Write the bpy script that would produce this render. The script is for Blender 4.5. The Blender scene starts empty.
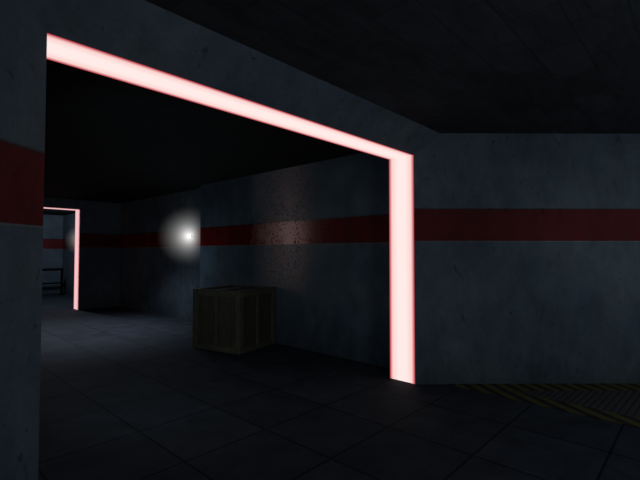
import bpy, bmesh, math, random
from mathutils import Vector, Matrix
random.seed(4)
S = bpy.context.scene
COL = S.collection
S.view_settings.view_transform = 'Standard'
S.view_settings.look = 'None'

# ------------------------------------------------------------------ dimensions (metres)
H = 1.65                      # eye height
ZC = 3.17                     # ceiling
ZL = 2.888                     # lintel underside
Y1, Y2 = 2.70, 3.07           # near doorway reveal
XP, XJ = 0.657, 4.68          # pier edge, right jamb
XC, XR = 5.08, 5.29           # corridor wall, set-back wall
YS = 8.37                     # where the corridor wall steps back
YB, YB2 = 13.28, 13.62        # far doorway reveal
XJ2 = 4.12
XL = 0.28                     # corridor left wall
YE = 19.4                     # end wall
DIR = Vector((0.684, -0.729, 0)).normalized()   # direction of the diagonal wall

# ------------------------------------------------------------------ node helpers
class N:
    def __init__(s, name):
        s.m = bpy.data.materials.new(name); s.m.use_nodes = True
        s.t = s.m.node_tree; s.t.nodes.clear()
        s.out = s.t.nodes.new('ShaderNodeOutputMaterial')
    def n(s, typ, **kw):
        nd = s.t.nodes.new(typ)
        for k, v in kw.items(): setattr(nd, k, v)
        return nd
    def put(s, sock, v):
        if isinstance(v, bpy.types.NodeSocket): s.t.links.new(v, sock)
        elif v is not None: sock.default_value = v
    def math(s, op, a, b=None, c=None, clamp=False):
        nd = s.n('ShaderNodeMath', operation=op, use_clamp=clamp)
        s.put(nd.inputs[0], a)
        if b is not None: s.put(nd.inputs[1], b)
        if c is not None: s.put(nd.inputs[2], c)
        return nd.outputs[0]
    def pos(s):
        g = s.n('ShaderNodeNewGeometry'); x = s.n('ShaderNodeSeparateXYZ')
        s.t.links.new(g.outputs['Position'], x.inputs[0])
        return g.outputs['Position'], x.outputs[0], x.outputs[1], x.outputs[2]
    def noise(s, vec, scale, detail=4, rough=.55, dist=0):
        nd = s.n('ShaderNodeTexNoise'); s.put(nd.inputs['Vector'], vec)
        nd.inputs['Scale'].default_value = scale; nd.inputs['Detail'].default_value = detail
        nd.inputs['Roughness'].default_value = rough; nd.inputs['Distortion'].default_value = dist
        return nd.outputs['Fac']
    def rng(s, v, a, b, c, d):
        nd = s.n('ShaderNodeMapRange'); s.put(nd.inputs[0], v)
        for i, q in enumerate((a, b, c, d)): s.put(nd.inputs[i+1], q)
        return nd.outputs[0]
    def mix(s, f, a, b, mode='MIX'):
        nd = s.n('ShaderNodeMix', data_type='RGBA', blend_type=mode)
        s.put(nd.inputs[0], f)
        for i, q in ((6, a), (7, b)):
            if isinstance(q, (tuple, list)) and len(q) == 3: q = (*q, 1)
            s.put(nd.inputs[i], q)
        return nd.outputs[2]
    def scale_col(s, c, v):
        nd = s.n('ShaderNodeVectorMath', operation='SCALE')
        s.put(nd.inputs[0], c); s.put(nd.inputs['Scale'], v)
        return nd.outputs[0]
    def stretch(s, vec, sc):
        nd = s.n('ShaderNodeVectorMath', operation='MULTIPLY')
        s.put(nd.inputs[0], vec); nd.inputs[1].default_value = sc
        return nd.outputs[0]
    def bsdf(s, col, rough=.8, spec=.3, metal=0, bump=None, bstr=.3, bdist=.01, ior=None):
        b = s.n('ShaderNodeBsdfPrincipled')
        if isinstance(col, (tuple, list)): col = (*col[:3], 1)
        s.put(b.inputs['Base Color'], col); s.put(b.inputs['Roughness'], rough)
        s.put(b.inputs['Specular IOR Level'], spec); s.put(b.inputs['Metallic'], metal)
        if ior: b.inputs['IOR'].default_value = ior
        if bump is not None:
            bp = s.n('ShaderNodeBump'); bp.inputs['Strength'].default_value = bstr
            bp.inputs['Distance'].default_value = bdist
            s.put(bp.inputs['Height'], bump)
            s.t.links.new(bp.outputs[0], b.inputs['Normal'])
        s.t.links.new(b.outputs[0], s.out.inputs[0])
        return s.m

# ------------------------------------------------------------------ materials
ALB = 0.050
WETT = (0.0, 1.0)
def wall_mat(name, wet=False):
    m = N(name); P, x, y, z = m.pos()
    big = m.noise(P, .8, 5, .6)
    mid = m.noise(m.stretch(P, (1, 1, .6)), 4.5, 6, .65)
    fine = m.noise(P, 34, 4, .6)
    crack = m.noise(m.stretch(P, (1, 1, .45)), 6.5, 5, .7, 1.2)
    spot = m.rng(crack, .62, .69, 1.0, .50)
    dots = m.noise(m.stretch(P, (1, 1, .7)), 17, 3, .5, .4)
    spot = m.math('MULTIPLY', spot, m.rng(dots, .68, .73, 1.0, .55))
    v = m.math('MULTIPLY', m.rng(big, .3, .7, .72, 1.22), m.rng(mid, .3, .7, .78, 1.18))
    v = m.math('MULTIPLY', v, m.rng(fine, .3, .7, .93, 1.07))
    v = m.math('MULTIPLY', v, spot)
    # wall darker towards its foot, with an uneven edge
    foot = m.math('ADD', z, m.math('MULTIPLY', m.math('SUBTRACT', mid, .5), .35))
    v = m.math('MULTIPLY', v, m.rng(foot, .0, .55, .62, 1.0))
    grey = m.mix(m.rng(big, .4, .6, 0, 1), (ALB*.68, ALB*.98, ALB*1.36), (ALB*.76, ALB*1.0, ALB*1.24))
    red = (ALB*1.15, ALB*.08, ALB*.08) if wet else (ALB*.93, ALB*.09, ALB*.11)
    inband = m.math('MULTIPLY', m.math('GREATER_THAN', z, 1.797), m.math('LESS_THAN', z, 2.20))
    col = m.mix(inband, grey, red)
    # thin dark edge over the band, thin pale edge under it
    top = m.math('MULTIPLY', m.math('GREATER_THAN', z, 2.19), m.math('LESS_THAN', z, 2.212))
    bot = m.math('MULTIPLY', m.math('GREATER_THAN', z, 1.785), m.math('LESS_THAN', z, 1.797))
    col = m.mix(m.math('MULTIPLY', top, .6), col, (ALB*.4, ALB*.15, ALB*.15))
    col = m.mix(m.math('MULTIPLY', bot, .5), col, (ALB*1.6, ALB*1.6, ALB*1.6))
    col = m.scale_col(col, v)
    h = m.math('ADD', m.math('MULTIPLY', fine, .3), mid)
    if not wet:
        return m.bsdf(col, .85, .15, bump=h, bstr=.25, bdist=.01)
    # glazed, pitted skin of the corridor wall
    pit = m.noise(m.stretch(P, (1, 1, .9)), 27, 5, .62, .2)
    pits = m.rng(m.math('ADD', pit, m.math('MULTIPLY', m.math('SUBTRACT', mid, .5), .35)), .54, .59, 1.0, .1)
    h2 = m.math('ADD', m.math('MULTIPLY', pit, 1.0), m.math('MULTIPLY', fine, .35))
    hi = m.math('GREATER_THAN', z, 1.70)
    spec = m.math('MULTIPLY', pits, m.rng(z, .3, 2.0, .25, 1.0))
    spec = m.math('MULTIPLY', spec, m.math('ADD', .8, m.math('MULTIPLY', inband, 1.7)))
    spec = m.math('MULTIPLY', spec, m.rng(m.math('ADD', y, m.math('MULTIPLY', mid, .6)), 5.8, 6.85, 1.0, 0.0))
    m.bsdf(col, .30, spec, bump=h2, bstr=.07, bdist=.006, ior=1.75)
    b = [q for q in m.t.nodes if q.type == 'BSDF_PRINCIPLED'][0]
    b.inputs['Anisotropic'].default_value = 1.0
    tv = m.n('ShaderNodeCombineXYZ'); tv.inputs[1].default_value = WETT[0]; tv.inputs[2].default_value = WETT[1]
    m.put(b.inputs['Tangent'], tv.outputs[0])
    return m.m

def floor_mat():
    m = N('floor_tile'); P, x, y, z = m.pos()
    def tl(v, o, w):
        q = m.math('DIVIDE', m.math('SUBTRACT', v, o), w)
        return m.math('FLOOR', q), m.math('ABSOLUTE', m.math('SUBTRACT', m.math('FRACT', q), .5))
    ix, fx = tl(x, 1.73, .82); iy, fy = tl(y, -.20, .812)
    edge = m.math('MAXIMUM', fx, fy)
    cv = m.n('ShaderNodeCombineXYZ'); m.put(cv.inputs[0], ix); m.put(cv.inputs[1], iy)
    wn = m.n('ShaderNodeTexWhiteNoise'); m.put(wn.inputs['Vector'], cv.outputs[0])
    nb = m.noise(P, 3.2, 6, .62, .5); nf = m.noise(P, 40, 4, .7)
    v = m.math('MULTIPLY', m.rng(wn.outputs['Value'], 0, 1, .88, 1.12), m.rng(nb, .3, .7, .72, 1.25))
    v = m.math('MULTIPLY', v, m.rng(nf, .3, .7, .82, 1.18))
    v = m.math('MULTIPLY', v, m.rng(edge, .484, .493, 1.0, .32))
    col = m.scale_col(m.mix(nb, (.0115, .0145, .0205), (.0135, .0165, .0215)), v)
    h = m.math('ADD', m.math('MULTIPLY', nb, .5), m.rng(edge, .482, .495, 1.0, 0))
    return m.bsdf(col, .8, .04, bump=h, bstr=.3, bdist=.01)

def ceiling_mat(name='ceiling_panel', k=1.0):
    m = N(name); P, x, y, z = m.pos()
    nb = m.noise(m.stretch(P, (.5, 1.2, 1)), 5.5, 6, .65, .8)
    wob = m.noise(P, 1.5, 2)
    br = m.n('ShaderNodeTexBrick'); m.put(br.inputs['Vector'], m.stretch(P, (1, 1, 0)))
    br.inputs['Scale'].default_value = .8; br.inputs['Mortar Size'].default_value = .006
    br.inputs['Color1'].default_value = (1, 1, 1, 1); br.inputs['Color2'].default_value = (.70, .70, .70, 1)
    br.inputs['Mortar'].default_value = (.6, .6, .6, 1)
    v = m.math('MULTIPLY', m.rng(nb, .3, .7, .7, 1.3), br.outputs['Color'])
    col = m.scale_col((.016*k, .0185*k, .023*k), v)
    return m.bsdf(col, .9, .1, bump=nb, bstr=.4, bdist=.02)

def plain(name, col, rough=.6, spec=.3, metal=0, var=.25, sc=12):
    m = N(name); P, x, y, z = m.pos()
    nb = m.noise(P, sc, 5, .6)
    c = m.scale_col(col, m.rng(nb, .3, .7, 1-var, 1+var))
    return m.bsdf(c, rough, spec, metal, bump=nb, bstr=.2, bdist=.005)

def wood_mat():
    m = N('crate_board'); P, x, y, z = m.pos()
    g = m.noise(m.stretch(P, (9, 9, .8)), 6, 6, .65, .6)
    p = m.noise(P, 3, 3)
    v = m.math('MULTIPLY', m.rng(g, .3, .7, .55, 1.3), m.rng(p, .3, .7, .85, 1.15))
    return m.bsdf(m.scale_col((.030, .030, .021), v), .8, .15, bump=g, bstr=.5, bdist=.006)

def glow_mat(name, y0, y1, core, edge, mx=.72):
    """luminous panel, pale in the middle of the reveal and red along both of its edges"""
    m = N(name); P, x, y, z = m.pos()
    t = m.math('ABSOLUTE', m.math('MULTIPLY', m.math('SUBTRACT', y, (y0+y1)/2), 2/(y1-y0)))
    r = m.n('ShaderNodeValToRGB'); m.put(r.inputs[0], t)
    e = r.color_ramp.elements
    e[0].position = mx*.45; e[0].color = (*core, 1)
    e[1].position = 1; e[1].color = (*edge, 1)
    a = e.new(mx+.03); a.color = (core[0]*.97, core[1]*.78, core[2]*.78, 1)
    b = e.new(.93); b.color = (core[0]*.62, core[1]*.16, core[2]*.19, 1)
    em = m.n('ShaderNodeEmission'); m.put(em.inputs[0], r.outputs[0]); em.inputs[1].default_value = 1.0
    m.t.links.new(em.outputs[0], m.out.inputs[0]); return m.m

def emis(name, col, st):
    m = N(name); em = m.n('ShaderNodeEmission'); em.inputs[0].default_value = (*col, 1)
    em.inputs[1].default_value = st
    m.t.links.new(em.outputs[0], m.out.inputs[0]); return m.m

def pane_mat():  # emission of the added pane that the glazed wall reflects
    m = N('rose_glow_pane'); P, x, y, z = m.pos()
    em = m.n('ShaderNodeEmission'); em.inputs[0].default_value = (1, .66, .60, 1)
    m.put(em.inputs[1], m.rng(y, 10.1, 13.1, .50, .015))
    m.t.links.new(em.outputs[0], m.out.inputs[0]); return m.m

def haze_mat(name, radius, strength, col=(1, 1, .99)):
    """lit haze around a lamp: volume emission thinning out from the bulb"""
    m = N(name)
    tc = m.n('ShaderNodeTexCoord')
    ln = m.n('ShaderNodeVectorMath', operation='LENGTH'); m.put(ln.inputs[0], tc.outputs['Object'])
    q = m.math('DIVIDE', ln.outputs['Value'], radius)
    fall = m.math('POWER', m.math('SUBTRACT', 1.0, q, clamp=True), 1.1)
    core = m.math('ADD', m.math('POWER', q, 2), .032)
    s = m.math('DIVIDE', fall, core)
    em = m.n('ShaderNodeEmission'); em.inputs[0].default_value = (*col, 1)
    m.put(em.inputs[1], m.math('MULTIPLY', s, strength))
    m.t.links.new(em.outputs[0], m.out.inputs['Volume']); return m.m

def hazard_mat(name, n_dir, period, off=0.0):
    m = N(name); P, x, y, z = m.pos()
    d = m.math('ADD', m.math('MULTIPLY', x, n_dir[0]), m.math('MULTIPLY', y, n_dir[1]))
    f = m.math('FRACT', m.math('ADD', m.math('DIVIDE', d, period), off))
    nb = m.noise(P, 14, 5, .65)
    f = m.math('ADD', f, m.math('MULTIPLY', m.math('SUBTRACT', nb, .5), .12))
    on = m.math('LESS_THAN', f, .55)
    c = m.mix(on, (.004, .004, .004), (.031, .029, .006))
    c = m.scale_col(c, m.rng(nb, .3, .7, .6, 1.25))
    return m.bsdf(c, .7, .2)

def grate_mat():
    m = N('ribbed_metal'); P, x, y, z = m.pos()
    d = m.math('ADD', m.math('MULTIPLY', x, .05), y)
    f = m.math('ABSOLUTE', m.math('SUBTRACT', m.math('FRACT', m.math('DIVIDE', d, .062)), .5))
    nb = m.noise(P, 9, 5, .6)
    v = m.math('MULTIPLY', m.rng(f, .12, .22, .5, 1.0), m.rng(nb, .3, .7, .75, 1.2))
    return m.bsdf(m.scale_col((.016, .0155, .018), v), .6, .3, bump=m.rng(f, .1, .25, 0, 1), bstr=.5, bdist=.01)

M = dict(
    wall=wall_mat('concrete_banded'), wet=wall_mat('concrete_banded_glazed', True),
    floor=floor_mat(), ceil=ceiling_mat(k=1.25), ceil_shaded=ceiling_mat('shaded_ceiling_panel', .30), wood=wood_mat(),  # second ceiling copy: the corridor's dimness is put into a darker colour
    wood2=plain('crate_frame', (.036, .036, .025), .8, .15, var=.3, sc=8),
    metal=plain('dark_metal', (.02, .02, .022), .5, .4, .6),
    black=plain('black_metal', (.0012, .0012, .0012), .8, .02),
    glow=glow_mat('near_light_panel', Y1, Y2, (1.0, .83, .80), (.38, .03, .04)),
    glow2=glow_mat('far_light_panel', YB, YB2, (.92, .56, .58), (.62, .22, .25), .9),
    bulb=emis('bulb_glass', (1, 1, .98), 6.0),
    pane=pane_mat(),
    grate=grate_mat(),
)

# ------------------------------------------------------------------ mesh helpers
def link(name, bm, mat, parent=None, bevel=0):
    me = bpy.data.meshes.new(name); bmesh.ops.recalc_face_normals(bm, faces=bm.faces)
    bm.to_mesh(me); bm.free()
    o = bpy.data.objects.new(name, me); COL.objects.link(o); me.materials.append(mat)
    if parent: o.parent = parent
    if bevel:
        b = o.modifiers.new('b', 'BEVEL'); b.width = bevel; b.segments = 2; b.limit_method = 'ANGLE'
    return o
def box(bm, a, b):
    v = [bm.verts.new((x, y, z)) for x in (a[0], b[0]) for y in (a[1], b[1]) for z in (a[2], b[2])]
    for q in ((0,1,3,2), (4,6,7,5), (0,4,5,1), (2,3,7,6), (0,2,6,4), (1,5,7,3)):
        bm.faces.new([v[i] for i in q])
    return bm
def boxes(*bb):
    bm = bmesh.new()
    for a, b in bb: box(bm, a, b)
    return bm
def prism(pts, z0, z1):
    bm = bmesh.new()
    lo = [bm.verts.new((x, y, z0)) for x, y in pts]; hi = [bm.verts.new((x, y, z1)) for x, y in pts]
    bm.faces.new(lo[::-1]); bm.faces.new(hi); n = len(pts)
    for i in range(n): bm.faces.new((lo[i], lo[(i+1) % n], hi[(i+1) % n], hi[i]))
    return bm
def prism_x(prof, x0, x1):
    """profile in (y, z) swept along x"""
    bm = bmesh.new()
    lo = [bm.verts.new((x0, y, z)) for y, z in prof]; hi = [bm.verts.new((x1, y, z)) for y, z in prof]
    bm.faces.new(lo[::-1]); bm.faces.new(hi); n = len(prof)
    for i in range(n): bm.faces.new((lo[i], lo[(i+1) % n], hi[(i+1) % n], hi[i]))
    return bm
def tube(bm, a, b, r, seg=12):
    a, b = Vector(a), Vector(b); d = b - a
    rot = d.to_track_quat('Z', 'Y').to_matrix().to_4x4()
    bmesh.ops.create_cone(bm, cap_ends=True, segments=seg, radius1=r, radius2=r, depth=d.length,
                          matrix=Matrix.Translation((a+b)/2) @ rot)
    return bm
def ball(r, c=(0, 0, 0), seg=24, flat=(1, 1, 1)):
    bm = bmesh.new()
    bmesh.ops.create_uvsphere(bm, u_segments=seg, v_segments=seg//2, radius=r,
                              matrix=Matrix.Translation(c) @ Matrix.Diagonal((*flat, 1)))
    for f in bm.faces: f.smooth = True
    return bm
def struct(name, bm, mat):
    o = link(name, bm, mat); o['kind'] = 'structure'; return o
def thing(name, label, cat, loc=(0, 0, 0), rz=0, group=None):
    o = bpy.data.objects.new(name, None); COL.objects.link(o); o.empty_display_size = .2
    o.location = loc; o.rotation_euler = (0, 0, rz); o['label'] = label; o['category'] = cat
    if group: o['group'] = group
    return o

# ------------------------------------------------------------------ the setting
D = (XJ + DIR.x*7.0, Y1 + DIR.y*7.0)                        # far end of the diagonal wall
XW, YW0 = -4.0, -5.0
struct('floor', boxes(((XW-.3, YW0-.3, -.2), (D[0]+.6, YE+.3, 0))), M['floor'])
struct('ceiling', boxes(((XW-.3, YW0-.3, ZC), (D[0]+.6, 2.9, ZC+.2))), M['ceil'])
struct('ceiling', boxes(((XW-.3, 2.9, ZC), (D[0]+.6, YE+.3, ZC+.2))), M['ceil_shaded'])
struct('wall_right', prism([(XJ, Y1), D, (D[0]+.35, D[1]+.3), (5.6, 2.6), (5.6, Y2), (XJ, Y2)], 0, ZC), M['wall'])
# leaning header over the near doorway, and the pier on its left
struct('wall_header', prism_x([(2.452, ZC), (Y1, ZL), (Y2, ZL), (Y2, ZC)], XW, 5.15), M['wall'])
YP = Y1 - (XP-XW)*.745                                       # the pier's face turns towards the camera like a chamfer
struct('wall_pier', prism([(XP, Y1), (XP, Y2), (XW, Y2), (XW, YP)], 0, ZC), M['wall'])
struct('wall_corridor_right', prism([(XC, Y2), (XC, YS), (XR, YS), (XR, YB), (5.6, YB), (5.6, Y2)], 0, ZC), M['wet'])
struct('wall_corridor_left', boxes(((XL-.3, Y2, 0), (XL, YB, ZC))), M['wall'])
struct('wall_corridor_back', boxes(((XJ2, YB, 0), (5.6, YB2, ZC)), ((XP, YB, ZL), (XJ2, YB2, ZC)),
                                   ((XL-.3, YB, 0), (XP, YB2, ZC))), M['wall'])
struct('wall_far_right', boxes(((5.42, YB2, 0), (5.7, YE, ZC))), M['wall'])
struct('wall_far_left', boxes(((XL-1.5, YB2, 0), (XL-1.2, YE, ZC))), M['wall'])
struct('wall_far_end', boxes(((XL-1.5, YE, 0), (5.7, YE+.3, ZC))), M['wall'])
struct('wall_left', boxes(((XW-.3, YW0, 0), (XW, YP, ZC))), M['wall'])
struct('wall_back', boxes(((XW-.3, YW0-.3, 0), (D[0]+.6, YW0, ZC))), M['wall'])
struct('wall_east', boxes(((D[0], YW0, 0), (D[0]+.35, D[1]+.3, ZC))), M['wall'])
# unseen glowing pane on the left wall, added for the glazed wall to mirror
w = struct('added_glow_pane', boxes(((XL, 9.95, .02), (XL+.02, 13.25, ZC-.02))), M['pane'])

# ------------------------------------------------------------------ luminous doorway frames
def light_frame(label, x0, x1, y0, y1, mat, mount):
    t = thing('light_frame', label, 'light frame', ((x0+x1)/2, y0, 0))
    cx = (x0+x1)/2; e = .012
    def rel(a, b): return ((a[0]-cx, a[1]-y0, a[2]), (b[0]-cx, b[1]-y0, b[2]))
    link('header_panel', boxes(rel((x0, y0, ZL-.001), (x1, y1, ZL+e))), mat, t)
    link('side_panel', boxes(rel((x1-.001, y0, .004), (x1+e, y1, ZL-.001))), mat, t)
    link('side_panel', boxes(rel((x0-e, y0+.02, .004), (x0+.0005, y1, ZL-.001))), mat, t)
    return t
light_frame('large glowing pale red light frame lining the wide near doorway', XP, XJ, Y1, Y2, M['glow'], None)
light_frame('small distant pink light frame lining the doorway at the corridor end', XP, XJ2, YB, YB2, M['glow2'], None)

# ------------------------------------------------------------------ crate
def crate():
    s, h = 1.01, 1.02
    t = thing('crate', 'dark olive-brown wooden crate with battened sides against the corridor wall', 'crate',
              (4.085, 5.535, 0), math.radians(13.3)); t.scale = (1, 1.045, 1)
    T = .055                                                   # batten width unit
    def L(name, *bb, mat=M['wood2'], bev=.006): return link(name, boxes(*bb), mat, t, bev)
    i = .035
    # recessed board panels, four sides, and the floor
    for k, (a, b) in enumerate((((i, i, .05), (s-i, i+.02, h-.05)), ((i, s-i-.02, .05), (s-i, s-i, h-.05)),
                                ((i, i, .05), (i+.02, s-i, h-.05)), ((s-i-.02, i, .05), (s-i, s-i, h-.05)))):
        bm = bmesh.new(); n = 6
        ax = 0 if k < 2 else 1
        for j in range(n):
            lo = list(a); hi = list(b); w_ = (b[ax]-a[ax])/n
            lo[ax] = a[ax]+j*w_+.003; hi[ax] = a[ax]+(j+1)*w_-.003
            box(bm, lo, hi)
        box(bm, (a[0]+.004, a[1]+.004, a[2]), (b[0]-.004, b[1]-.004, b[2]))
        link('side_panel', bm, M['wood'], t)
    for x in (0, s-.10):
        for y in (0, s-.10):
            bm = bmesh.new(); X0, Y0 = x, y
            box(bm, (X0, Y0, 0), (X0+.10, Y0+.10, h-.02)); link('corner_post', bm, M['wood2'], t, .008)
    for z in (0.0, h-.115):
        L('rail', ((.10, .004, z+.005), (s-.10, i+.0, z+.10)))
        L('rail', ((.10, s-i, z+.005), (s-.10, s-.004, z+.10)))
        L('rail', ((.004, .10, z+.005), (i, s-.10, z+.10)))
        L('rail', ((s-i, .10, z+.005), (s-.004, s-.10, z+.10)))
    c = s/2
    L('brace', ((c-.032, .008, .10), (c+.032, i, h-.115)))
    L('brace', ((c-.032, s-i, .10), (c+.032, s-.008, h-.115)))
    L('brace', ((.008, c-.032, .10), (i, c+.032, h-.115)))
    L('brace', ((s-i, c-.032, .10), (s-.008, c+.032, h-.115)))
    lid = L('lid', ((.03, .03, h-.05), (s-.03, s-.03, h-.025)), mat=M['wood'])
    def LL(*bb): return link('lid_batten', boxes(*bb), M['wood2'], lid, .005)
    LL(((0, 0, h-.02), (s, .08, h))); LL(((0, s-.08, h-.02), (s, s, h)))
    LL(((0, .08, h-.02), (.08, s-.08, h))); LL(((s-.08, .08, h-.02), (s, s-.08, h)))
    LL(((.08, c-.04, h-.025), (s-.08, c+.04, h-.003)))
    return t
crate()

# ------------------------------------------------------------------ wall lamps with the lit haze round them
def wall_lamp(label, x, y, z, xw, r, st):
    t = thing('wall_lamp', label, 'lamp', (x, y, z), group=None)
    d = xw - x
    bm = boxes(((d-.02, -.05, -.08), (d, .05, .08))); link('wall_plate', bm, M['metal'], t, .004)
    bm = bmesh.new(); tube(bm, (.03, 0, 0), (d-.01, 0, 0), .010); link('bracket', bm, M['metal'], t)
    bm = ball(.032); link('bulb', bm, M['bulb'], t)
    bm = ball(r, seg=32); o = link('haze', bm, haze_mat('lit_haze', r, st), t)
    return t
wall_lamp('small white wall lamp with round hazy glow above and left of the crate', 5.12, 8.93, 2.035, XR, .73, .12)
wall_lamp('distant wall lamp seen as a dim glow beside the far pink doorway light', 5.18, 16.2, 2.10, 5.42, .62, .15)

# ------------------------------------------------------------------ railing in the far room
def railing():
    y = 18.3; x1 = 5.10; n = 4; step = 1.05
    t = thing('railing', 'black metal pipe railing standing in the far room beyond the pink doorway', 'railing', (x1, y, 0))
    for k in range(n):
        bm = bmesh.new(); tube(bm, (-k*step, 0, 0), (-k*step, 0, 1.0), .042); link('post', bm, M['black'], t)
    bm = bmesh.new(); tube(bm, (.04, 0, 1.0), (-(n-1)*step-.04, 0, 1.0), .045); link('top_rail', bm, M['black'], t)
    bm = bmesh.new(); tube(bm, (0, 0, .48), (-(n-1)*step, 0, .48), .028); link('middle_rail', bm, M['black'], t)
    for k in range(n):
        bm = bmesh.new(); tube(bm, (-k*step, 0, 0), (-k*step, 0, .02), .09); link('base_plate', bm, M['black'], t)
railing()

# ------------------------------------------------------------------ ribbed floor grate with hazard border along the diagonal wall
def grate():
    # edges: x = 5.01 (front), the diagonal wall, y = ye
    ye = -2.0; x0 = 4.95; w = .27; n = Vector((-DIR.y, DIR.x, 0)) * -1   # n points into the room
    if n.x > 0: n = -n
    def on(xv, off=0.0):                                       # point with given x on the wall line moved off into the room
        p = Vector((XJ, Y1, 0)) + n*off; k = (xv-p.x)/DIR.x; q = p+DIR*k; return (q.x, q.y)
    def ony(yv, off=0.0):
        p = Vector((XJ, Y1, 0)) + n*off; k = (yv-p.y)/DIR.y; q = p+DIR*k; return (q.x, q.y)
    t = thing('floor_grate', 'ribbed metal floor grate with yellow and black striped border beside the right wall', 'grate', (x0, 0, 0))
    def sh(p): return [(a-x0, b) for a, b in p]
    c1 = on(x0, .005); ci = on(x0+w, w)
    link('ribbed_plate', prism(sh([ci, ony(ye+w, w), (x0+w, ye+w)]), 0, .006), M['grate'], t)
    hz1 = hazard_mat('hazard_front', (.83, -.56), .168, .15); hz2 = hazard_mat('hazard_wall', (.83, -.56), .168, .1)
    link('striped_border', prism(sh([c1, ci, (x0+w, ye+w), (x0, ye)]), 0, .008), hz1, t)
    link('striped_border', prism(sh([c1, ony(ye, .005), ony(ye+w, w), ci]), 0, .008), hz2, t)
    link('striped_border', prism(sh([(x0, ye), (x0+w, ye+w), ony(ye+w, w), ony(ye, .005)]), 0, .008), hz1, t)
grate()

# ------------------------------------------------------------------ light
def area(name, loc, target, size, power, col, spread=180):
    l = bpy.data.lights.new(name, 'AREA'); l.shape = 'DISK'; l.size = size; l.energy = power; l.color = col
    l.spread = math.radians(spread)
    o = bpy.data.objects.new(name, l); COL.objects.link(o); o.location = loc
    o.rotation_euler = (Vector(target)-Vector(loc)).to_track_quat('-Z', 'Y').to_euler(); return o
def point(name, loc, power, col, r=.1):
    l = bpy.data.lights.new(name, 'POINT'); l.energy = power; l.color = col; l.shadow_soft_size = r
    o = bpy.data.objects.new(name, l); COL.objects.link(o); o.location = loc; return o
area('room_light', (1.2, -2.0, 1.9), (2.8, 2.6, 1.7), 1.2, 52, (.86, .95, 1.0))
area('right_wall_light', (5.6, -1.6, 2.3), (5.3, 1.0, .3), .8, 24, (.84, .94, 1.0))
point('corridor_lamp_light', (4.35, 8.4, 1.55), 10, (.76, .92, 1.0), .08)
def spot(name, loc, target, power, col, ang, r=.1):
    l = bpy.data.lights.new(name, 'SPOT'); l.energy = power; l.color = col; l.shadow_soft_size = r
    l.spot_size = math.radians(ang); l.spot_blend = 1.0
    o = bpy.data.objects.new(name, l); COL.objects.link(o); o.location = loc
    o.rotation_euler = (Vector(target)-Vector(loc)).to_track_quat('-Z', 'Y').to_euler(); return o
spot('corridor_floor_fill', (3.4, 9.4, 3.1), (3.4, 9.4, 0), 540, (.82, .87, 1.0), 98)  # added spot without a fixture, brightens the corridor floor
area('corridor_wall_fill', (.6, 4.0, 1.5), (5, 4.8, 1.5), .6, 11, (.80, .98, 1.0), 140)  # added unseen fill for the corridor's right wall
point('far_room_light', (3.9, 15.6, 2.95), 230, (.75, .86, 1.0), .1)

w = bpy.data.worlds.new('world'); S.world = w; w.use_nodes = True
w.node_tree.nodes['Background'].inputs[0].default_value = (.5, .6, .8, 1)
w.node_tree.nodes['Background'].inputs[1].default_value = .0

# ------------------------------------------------------------------ camera
f = 417.0; th = math.atan(385/f); pit = math.atan(12.5/f)
fw = Vector((math.cos(th)*math.cos(pit), math.sin(th)*math.cos(pit), math.sin(pit)))
# forward direction in world: X axis lies to the right of view by th
fw = Vector((math.cos(th), math.sin(th), 0))*math.cos(pit) + Vector((0, 0, math.sin(pit)))
cam = bpy.data.cameras.new('camera'); co = bpy.data.objects.new('camera', cam); COL.objects.link(co)
cam.sensor_fit = 'HORIZONTAL'; cam.sensor_width = 36; cam.lens = 36*f/640; cam.clip_start = .05; cam.clip_end = 100
co.location = (0, 0, H); co.rotation_euler = fw.to_track_quat('-Z', 'Y').to_euler()
S.camera = co
